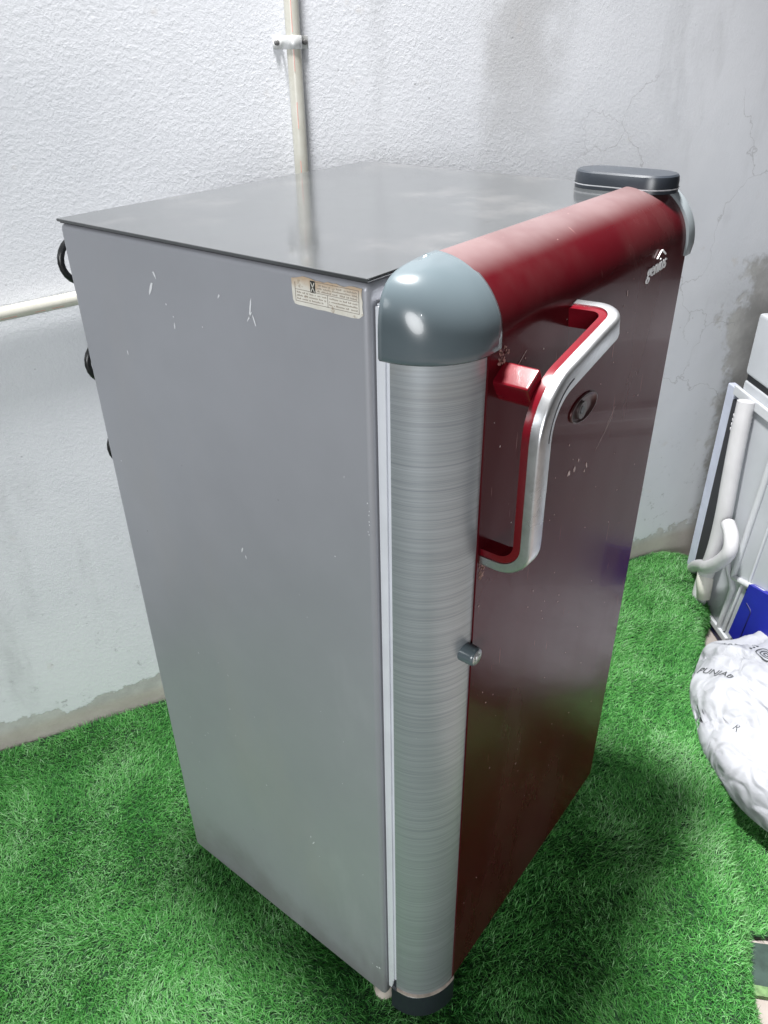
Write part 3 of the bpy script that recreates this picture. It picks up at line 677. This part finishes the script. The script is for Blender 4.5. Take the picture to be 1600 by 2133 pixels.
# levelling foot
ft = mesh("levelling_foot", *tube_geo([(0.018, 0.016, GZ), (0.018, 0.016, GZ + 0.012), (0.018, 0.016, -0.010), (0.018, 0.016, 0.004)], [0.019, 0.0185, 0.013, 0.010], 18), plain("dirty_white_plastic", (0.52, 0.46, 0.41), 0.7, var=0.2, vs=60), fr, True)
for x, y in ((FW - 0.03, 0.02), (0.03, FD - 0.03), (FW - 0.03, FD - 0.03)):
    o = ft.copy(); COL.objects.link(o); o.parent = fr; o.location = ft.location + Vector((x - 0.018, y - 0.016, 0))
# condenser coil on the back
cp = []; zs_ = [1.066, 0.937, 0.815, 0.700, 0.585, 0.470, 0.355]
for k, z in enumerate(zs_):
    for a in np.linspace(0, math.pi, 13): cp.append((0.0340 - 0.030 * math.sin(a) + (0.0052 * k), 0.474, z + 0.0275 * math.cos(a)))
    if k < len(zs_) - 1:
        zn = zs_[k + 1]; zmid = (z - 0.0275 + zn + 0.0275) / 2; hr = (z - 0.0275 - (zn + 0.0275)) / 2
        for a in np.linspace(0, math.pi, 9): cp.append((0.52 + hr * 0.4 * math.sin(a), 0.474, zmid + hr * math.cos(a)))
tube("condenser_coil", cp, 0.0042, M_black, fr, 10)
V = []; F = []
for k in range(24):
    x = 0.05 + 0.46 * k / 23; v, f = tube_geo([(x, 0.4805, 0.30), (x, 0.4805, 1.09)], 0.0012, 5); F += [tuple(i + len(V) for i in q) for q in f]; V += v
mesh("condenser_wires", V, F, M_black, fr)['kind'] = 'stuff'
for x in (0.12, 0.44):
    box("coil_bracket", (x - 0.008, FD - 0.0005, 0.30), (x + 0.008, 0.4695, 0.33), M_black, fr)
    box("coil_bracket", (x - 0.008, FD - 0.0005, 1.06), (x + 0.008, 0.4695, 1.085), M_black, fr)

# ------------------------------------------------------------------ pipes on the wall
def pipe_material():
    t = NT("cream_pvc"); c = t.mix(t.ramp(t.noise(18, 4), 0.3, 0.7), (0.64, 0.635, 0.575), (0.55, 0.535, 0.47))
    c = t.mix(t.math('MULTIPLY', t.ramp(t.noise(30, 4), 0.6, 0.75), 0.35), c, (0.50, 0.45, 0.36)); t.set(Base_Color=c, Roughness=0.32); return t.m
M_pipe = pipe_material(); M_str = plain("red_print", (0.72, 0.36, 0.31), 0.5, var=0.2, vs=40)
PR = 0.0120; PS = 0.2225
vp = thing("water_pipe", "upright cream plastic pipe clipped to the wall above the refrigerator", "pipe", wp(PS, 0.016, TZ))
tube("pipe_tube", [wp(PS, 0.017, z) for z in (0.945, 1.3, 1.7, 2.7)], PR, M_pipe, vp, 24)
def stripe(parent, p0, p1, ang_, wid, axis, e1, e2, r):
    V = []
    for p in (p0, p1):
        for a in (ang_ - wid, ang_, ang_ + wid): V.append(p + (e1 * math.cos(a) + e2 * math.sin(a)) * r)
    return mesh("red_stripe", V, [(0, 1, 4, 3), (1, 2, 5, 4)], M_str, parent)
for z0, z1 in ((1.30, 1.52), (1.245, 1.283), (1.085, 1.11), (1.53, 1.8), (1.16, 1.20)):
    stripe(vp, wp(PS, 0.017, z0), wp(PS, 0.017, z1), R(-22), 0.055, None, wm, -wd * -1, PR + 0.0003)
M_clip = plain("galvanised_clip", (0.66, 0.67, 0.67), 0.4, metal=0.3, var=0.08, vs=60)
# saddle clip: strap over the pipe with two ears
V = []; F = []; sec_ = [(-0.0305, 0.0006)] + [(-0.0165, 0.0010)] + [(-math.cos(a) * (PR + 0.0012), 0.017 + math.sin(a) * (PR + 0.0012)) for a in np.linspace(R(8), R(172), 16)] + [(0.0165, 0.0010), (0.0305, 0.0006)]
zc = 1.2860
for s_, d_ in sec_: V += [wp(PS - 0.005 + s_ + 0.005, d_ + 0.001, zc - 0.0095), wp(PS + s_, d_ + 0.001, zc + 0.0095)]
n = len(sec_); F = [(2 * i, 2 * i + 2, 2 * i + 3, 2 * i + 1) for i in range(n - 1)]
clip = mesh("saddle_clip", V, F, M_clip, vp, True); clip.data.set_sharp_from_angle(angle=R(40))
md = clip.modifiers.new("thickness", 'SOLIDIFY'); md.thickness = 0.0014; md.offset = 1
md2 = clip.modifiers.new("soft", 'BEVEL'); md2.width = 0.0005
for s_ in (-0.0245, 0.0240):
    V, F = tube_geo([wp(PS + s_, 0.0005, zc), wp(PS + s_, 0.0052, zc), wp(PS + s_, 0.0062, zc)], [0.0042, 0.0042, 0.0028], 12)
    sc_ = mesh("screw", V, F, plain("screw_metal", (0.18, 0.18, 0.18), 0.5, metal=0.4), clip, True)
hp = thing("water_pipe", "level cream plastic pipe on the wall, running out left of the refrigerator", "pipe", wp(-0.3, 0.016, 0.90))
hz = lambda s: 0.9385 + 0.088 * s
tube("pipe_tube", [wp(s, 0.018, hz(s)) for s in (-2.5, -0.6, 0.0, PS - 0.02)], PR * 0.95, M_pipe, hp, 24)
for s0, s1 in ((-0.315, -0.29), (-0.262, -0.245), (-0.235, -0.215), (-0.5, -0.35), (-0.9, -0.6)):
    stripe(hp, wp(s0, 0.018, hz(s0)), wp(s1, 0.018, hz(s1)), R(-30), 0.05, None, wm, Vector((0, 0, 1)), PR * 0.95 + 0.0003)
V, F = tube_geo(fillet([wp(PS - 0.03, 0.0175, hz(PS - 0.03)), wp(PS, 0.0175, hz(PS)), wp(PS, 0.0175, 0.985)], [0.014], 8), PR + 0.003, 20)
mesh("elbow", V, F, M_pipe, hp, True)

# ------------------------------------------------------------------ washing machine at the right
A0 = Vector((1.416, -0.033, 0)); md_ = Vector((-0.725, -0.688, 0)).normalized(); mn = Vector((-0.688, 0.725, 0)).normalized()
def mp(a, out, z): return A0 + md_ * a + mn * out + Vector((0, 0, z))
MM = Matrix(((md_.x, mn.x, 0, A0.x), (md_.y, mn.y, 0, A0.y), (0, 0, 1, 0), (0, 0, 0, 1)))
wmch = thing("washing_machine", "white washing machine with blue foot and ribbed drain hose, beyond the white sack", "washing machine", mp(0.3, -0.2, TZ))
M_wm = plain("white_appliance", (0.47, 0.49, 0.52), 0.38, var=0.04, vs=6); M_wm2 = plain("white_appliance_light", (0.55, 0.565, 0.59), 0.35, var=0.03)
M_hose = plain("white_hose", (0.56, 0.555, 0.57), 0.45, var=0.04); M_blue = plain("blue_plastic", (0.012, 0.014, 0.30), 0.4, var=0.15, vs=8)
box("body", (-0.05, -0.42, TZ + 0.025), (0.66, 0.0, 0.562), M_wm, wmch, 0.006, 2, MM)
box("back_flange", (-0.110, -0.015, TZ + 0.02), (-0.074, 0.004, 0.53), plain("lavender_grey", (0.52, 0.55, 0.66), 0.45), wmch, 0.003, 2, MM)
box("recess", (-0.0735, -0.004, 0.0), (-0.020, 0.003, 0.50), M_dark, wmch, 0.001, 1, MM)
box("deck_gap", (-0.045, -0.40, 0.562), (0.65, -0.004, 0.580), M_dark, wmch, 0, 1, MM)
box("deck", (-0.045, -0.43, 0.580), (0.67, 0.006, 0.73), M_wm, wmch, 0.008, 2, MM)
box("back_ledge", (-0.07, 0.0, 0.515), (0.66, 0.010, 0.540), M_wm2, wmch, 0.003, 2, MM)
box("base_rail", (-0.06, -0.41, TZ + 0.004), (0.17, 0.004, TZ + 0.024), plain("navy_plastic", (0.02, 0.018, 0.09), 0.4), wmch, 0.002, 1, MM)
box("lower_ledge", (-0.05, 0.0, TZ + 0.026), (0.165, 0.010, TZ + 0.044), M_wm2, wmch, 0.003, 2, MM)
# raised frame of the back panel
tube("panel_rib", fillet([mp(0.150, 0.004, 0.51), mp(0.118, 0.004, 0.085), mp(0.255, 0.004, 0.135)], [0.006], 5), 0.0085, M_wm2, wmch, 10)
tube("panel_rib", fillet([mp(0.060, 0.003, 0.125), mp(0.128, 0.003, 0.055), mp(0.115, 0.003, -0.085)], [0.01], 5), 0.008, M_wm2, wmch, 10)
tube("panel_rib", [mp(0.162, 0.003, 0.10), mp(0.140, 0.003, -0.075)], 0.004, M_wm2, wmch, 8)
tube("panel_rib", [mp(0.215, 0.002, 0.50), mp(0.185, 0.002, 0.11)], 0.004, M_wm2, wmch, 8)
V, F = tube_geo([mp(0.188, 0.0, 0.093), mp(0.188, 0.004, 0.093)], 0.005, 12); mesh("rivet", V, F, M_dark, wmch)
# blue corner piece
pl_ = [(0.203, 0.125), (0.176, -0.052), (0.30, -0.052), (0.42, 0.02), (0.42, 0.20)]
V = [mp(a, 0.0, z) for a, z in pl_] + [mp(a, 0.014, z) for a, z in pl_]; n = len(pl_)
bf = mesh("blue_foot", V, [tuple(range(n)), tuple(range(n, 2 * n))] + [(i, (i + 1) % n, n + (i + 1) % n, n + i) for i in range(n)], M_blue, wmch)
tube("foot_groove", fillet([mp(0.214, 0.0142, 0.075), mp(0.240, 0.0142, 0.070), mp(0.225, 0.0142, -0.05)], [0.008], 5), 0.0018, plain("dark_blue", (0.005, 0.005, 0.09), 0.5), bf, 6)
# drain hose: rises up the back, loops round and runs to the carpet end
hose_p = smoothpath([mp(0.020, 0.024, 0.535), mp(0.029, 0.028, 0.46), mp(0.042, 0.030, 0.34), mp(0.052, 0.030, 0.24), mp(0.051, 0.028, 0.16), mp(0.047, 0.028, 0.10), mp(0.032, 0.026, 0.03), mp(0.033, 0.03, -0.06)], 10)
tube("drain_hose", hose_p, 0.0210, M_hose, wmch, 16)
hose_q = smoothpath([mp(0.090, 0.036, 0.232), mp(0.130, 0.046, 0.224), mp(0.146, 0.050, 0.190), mp(0.128, 0.052, 0.150), mp(0.098, 0.052, 0.112), mp(0.062, 0.046, 0.080), mp(0.020, 0.030, 0.052), mp(-0.065, 0.0, -0.011), mp(-0.12, -0.015, -0.075)], 10)
tube("drain_hose", hose_q, 0.0180, M_hose, wmch, 16)
for k in range(4):
    p = mp(0.022, 0.025, 0.50 - k * 0.012); q = mp(0.0225, 0.025, 0.496 - k * 0.012); tube("hose_collar", [p, q], 0.0225, M_hose, wmch, 16)
V, F = tube_geo([mp(0.012, 0.022, 0.052), mp(0.04, 0.030, 0.022), mp(0.055, 0.03, -0.03)], [0.016, 0.022, 0.018], 12); mesh("hose_clamp", V, F, plain("cream_plastic", (0.62, 0.60, 0.55), 0.5), wmch, True)

# ------------------------------------------------------------------ woven sack
def sack_material():
    t = NT("woven_sack"); x, y, z = t.xyz()
    co = t.map((1, 1, 1), rot=(0, 0, 0.4))
    wv = t.n.new("ShaderNodeTexWave"); t.put(wv.inputs[0], co); wv.inputs["Scale"].default_value = 95; wv.inputs["Distortion"].default_value = 0.6
    wv2 = t.n.new("ShaderNodeTexWave"); wv2.bands_direction = 'Y'; t.put(wv2.inputs[0], co); wv2.inputs["Scale"].default_value = 95; wv2.inputs["Distortion"].default_value = 0.6
    h = t.math('ADD', wv.outputs["Fac"], wv2.outputs["Fac"])
    wb = t.n.new("ShaderNodeVectorMath"); wb.operation = 'ADD'; t.put(wb.inputs[0], t.co); nn_ = t.n.new("ShaderNodeTexNoise"); nn_.inputs["Scale"].default_value = 7; t.put(nn_.inputs["Vector"], t.co)
    sc2 = t.n.new("ShaderNodeVectorMath"); sc2.operation = 'SCALE'; sc2.inputs["Scale"].default_value = 0.22; t.put(sc2.inputs[0], nn_.outputs["Color"]); t.put(wb.inputs[1], sc2.outputs[0])
    crease = t.math('ADD', t.math('MULTIPLY', t.ramp(t.vor(6.5, co=wb.outputs[0], feat='DISTANCE_TO_EDGE'), 0.0, 0.16), 0.9), t.math('MULTIPLY', t.ramp(t.vor(15, co=wb.outputs[0], feat='DISTANCE_TO_EDGE'), 0.0, 0.2), 0.35))
    c = t.mix(t.ramp(t.noise(9, 5, 0.6), 0.35, 0.7), (0.43, 0.44, 0.472), (0.34, 0.35, 0.38))
    c = t.mix(t.math('MULTIPLY', t.ramp(t.noise(28, 4), 0.62, 0.75), 0.35), c, (0.42, 0.42, 0.45))
    t.set(Base_Color=c, Roughness=0.7, Specular_IOR_Level=0.2, Normal=t.bump(h, 0.12, 0.0008, t.bump(crease, 0.6, 0.011))); return t.m
sb, sq = -0.395, 0.330
nu, nv = 150, 60; P = []
for i in range(nu):
    a = 2 * math.pi * i / nu; row = []
    for j in range(nv):
        v = j / (nv - 1); ph = math.pi * v
        ca, sa = math.cos(a), math.sin(a); e = 0.72
        pb = math.copysign(abs(ca) ** e, ca); pq = math.copysign(abs(sa) ** e, sa); rr_ = abs(math.sin(ph)) ** 0.62
        zz_ = math.cos(ph); zz_ = math.copysign(abs(zz_) ** 0.85, zz_)
        row.append((pb * rr_, pq * rr_, zz_))
    P.append(row)
P = np.array(P); hb, hq, hz_ = 0.325, 0.345, 0.103
Bq = sb + P[..., 0] * hb; Qq = sq + P[..., 1] * hq - 0.05 * P[..., 0] * (P[..., 0] < 0) * 1.0
Zq = TZ + 0.0015 + (P[..., 2] + 1) * hz_
fold = 0.010 * vn(Bq * 1.0, Qq * 1.0, Zq, 9, 5, 3) + 0.006 * np.abs(vn(Bq, Qq, Zq, 22, 4, 11)) - 0.014 * np.exp(-(vn(Bq, Qq, Zq, 12, 3, 21) / 0.10) ** 2) - 0.008 * np.exp(-(vn(Bq, Qq, Zq, 20, 4, 29) / 0.10) ** 2)
up = np.clip((P[..., 2] + 0.9) / 0.6, 0, 1)
Zq = Zq + fold * up; Bq = Bq + P[..., 0] * fold * 0.7; Qq = Qq + P[..., 1] * fold * 0.7
Zq = np.maximum(Zq, TZ + 0.0015)
XY = np.stack([RP.x + rr.x * Bq + ro.x * Qq, RP.y + rr.y * Bq + ro.y * Qq, Zq], -1)
V, F = grid(XY, True)
bm = bmesh.new(); bv = [bm.verts.new(v) for v in V]
for f in F: bm.faces.new([bv[i] for i in f])
bmesh.ops.remove_doubles(bm, verts=bm.verts, dist=0.0006)
sk = bmo("sack", bm, sack_material(), None, True)
# move the origin to the sack's base
c0 = bq(sb, sq, TZ); sk.data.transform(Matrix.Translation(-c0)); sk.location = c0
tag(sk, "creased white woven sack printed with black letters lying at right", "sack")
sbm = bmesh.new(); sbm.from_mesh(sk.data); sbm.transform(Matrix.Translation(c0)); bvh = BVHTree.FromBMesh(sbm); sbm.free()
M_print = plain("sack_ink", (0.055, 0.06, 0.065), 0.7, var=0.4, vs=60)
def project(me, origin, d, name):
    d = Vector(d).normalized(); u = Vector((-d.y, d.x, 0)); bm = bmesh.new(); bm.from_mesh(me)
    bmesh.ops.triangulate(bm, faces=bm.faces)
    for _ in range(2): bmesh.ops.subdivide_edges(bm, edges=[e for e in bm.edges if e.calc_length() > 0.003], cuts=1)
    dead = []
    for v in bm.verts:
        p = Vector(origin) + d * v.co.x + u * v.co.y; h = bvh.ray_cast(Vector((p.x, p.y, 1.0)), Vector((0, 0, -1)))
        if h[0] is None: dead.append(v); continue
        v.co = h[0] + h[1] * 0.0012
    if dead: bmesh.ops.delete(bm, geom=dead, context='VERTS')
    bm.to_mesh(me); bm.free(); me.materials.append(M_print); o = bpy.data.objects.new(name, me); COL.objects.link(o); o.parent = sk; o.location = -c0; return o
project(text_mesh("PUNJAB", 0.0235, 0, 0, 1.0, 0.0), (0.980, -0.186, 0), (-0.34, -0.94, 0), "printed_word")
project(text_mesh("TAN", 0.020, 0, 0, 1.0, -0.0002), (1.10, -0.185, 0), (0.2, -0.98, 0), "printed_word")
project(text_mesh("LA", 0.016, 0, 0, 1.1, -0.0002), (1.115, -0.225, 0), (0.3, -0.95, 0), "printed_word")
project(text_mesh("R", 0.020, 0, 0, 1.1, -0.0002), (0.835, -0.275, 0), (-0.5, -0.86, 0), "printed_word")
def ring_mesh(rads, w=0.0022, n=28):
    V = []; F = []
    for r_ in rads:
        i0 = len(V)
        for k in range(n):
            a = 2 * math.pi * k / n
            sc = 1 / max(abs(math.cos(a)), abs(math.sin(a))) ** 0.55
            for q in (r_ - w / 2, r_ + w / 2): V.append((q * sc * math.cos(a), q * sc * math.sin(a), 0))
        F += [(i0 + 2 * k, i0 + 2 * k + 1, i0 + 2 * ((k + 1) % n) + 1, i0 + 2 * ((k + 1) % n)) for k in range(n)]
    for k in range(3):
        i0 = len(V); y = -0.014 + 0.014 * k
        V += [(-0.034, y - 0.003, 0), (-0.029, y - 0.003, 0), (-0.029, y + 0.003, 0), (-0.034, y + 0.003, 0)]; F.append((i0, i0 + 1, i0 + 2, i0 + 3))
    me = bpy.data.meshes.new("emblem"); me.from_pydata(V, [], F); return me
project(ring_mesh((0.020, 0.012, 0.005)), (1.085, -0.262, 0), (-0.34, -0.94, 0), "printed_emblem")
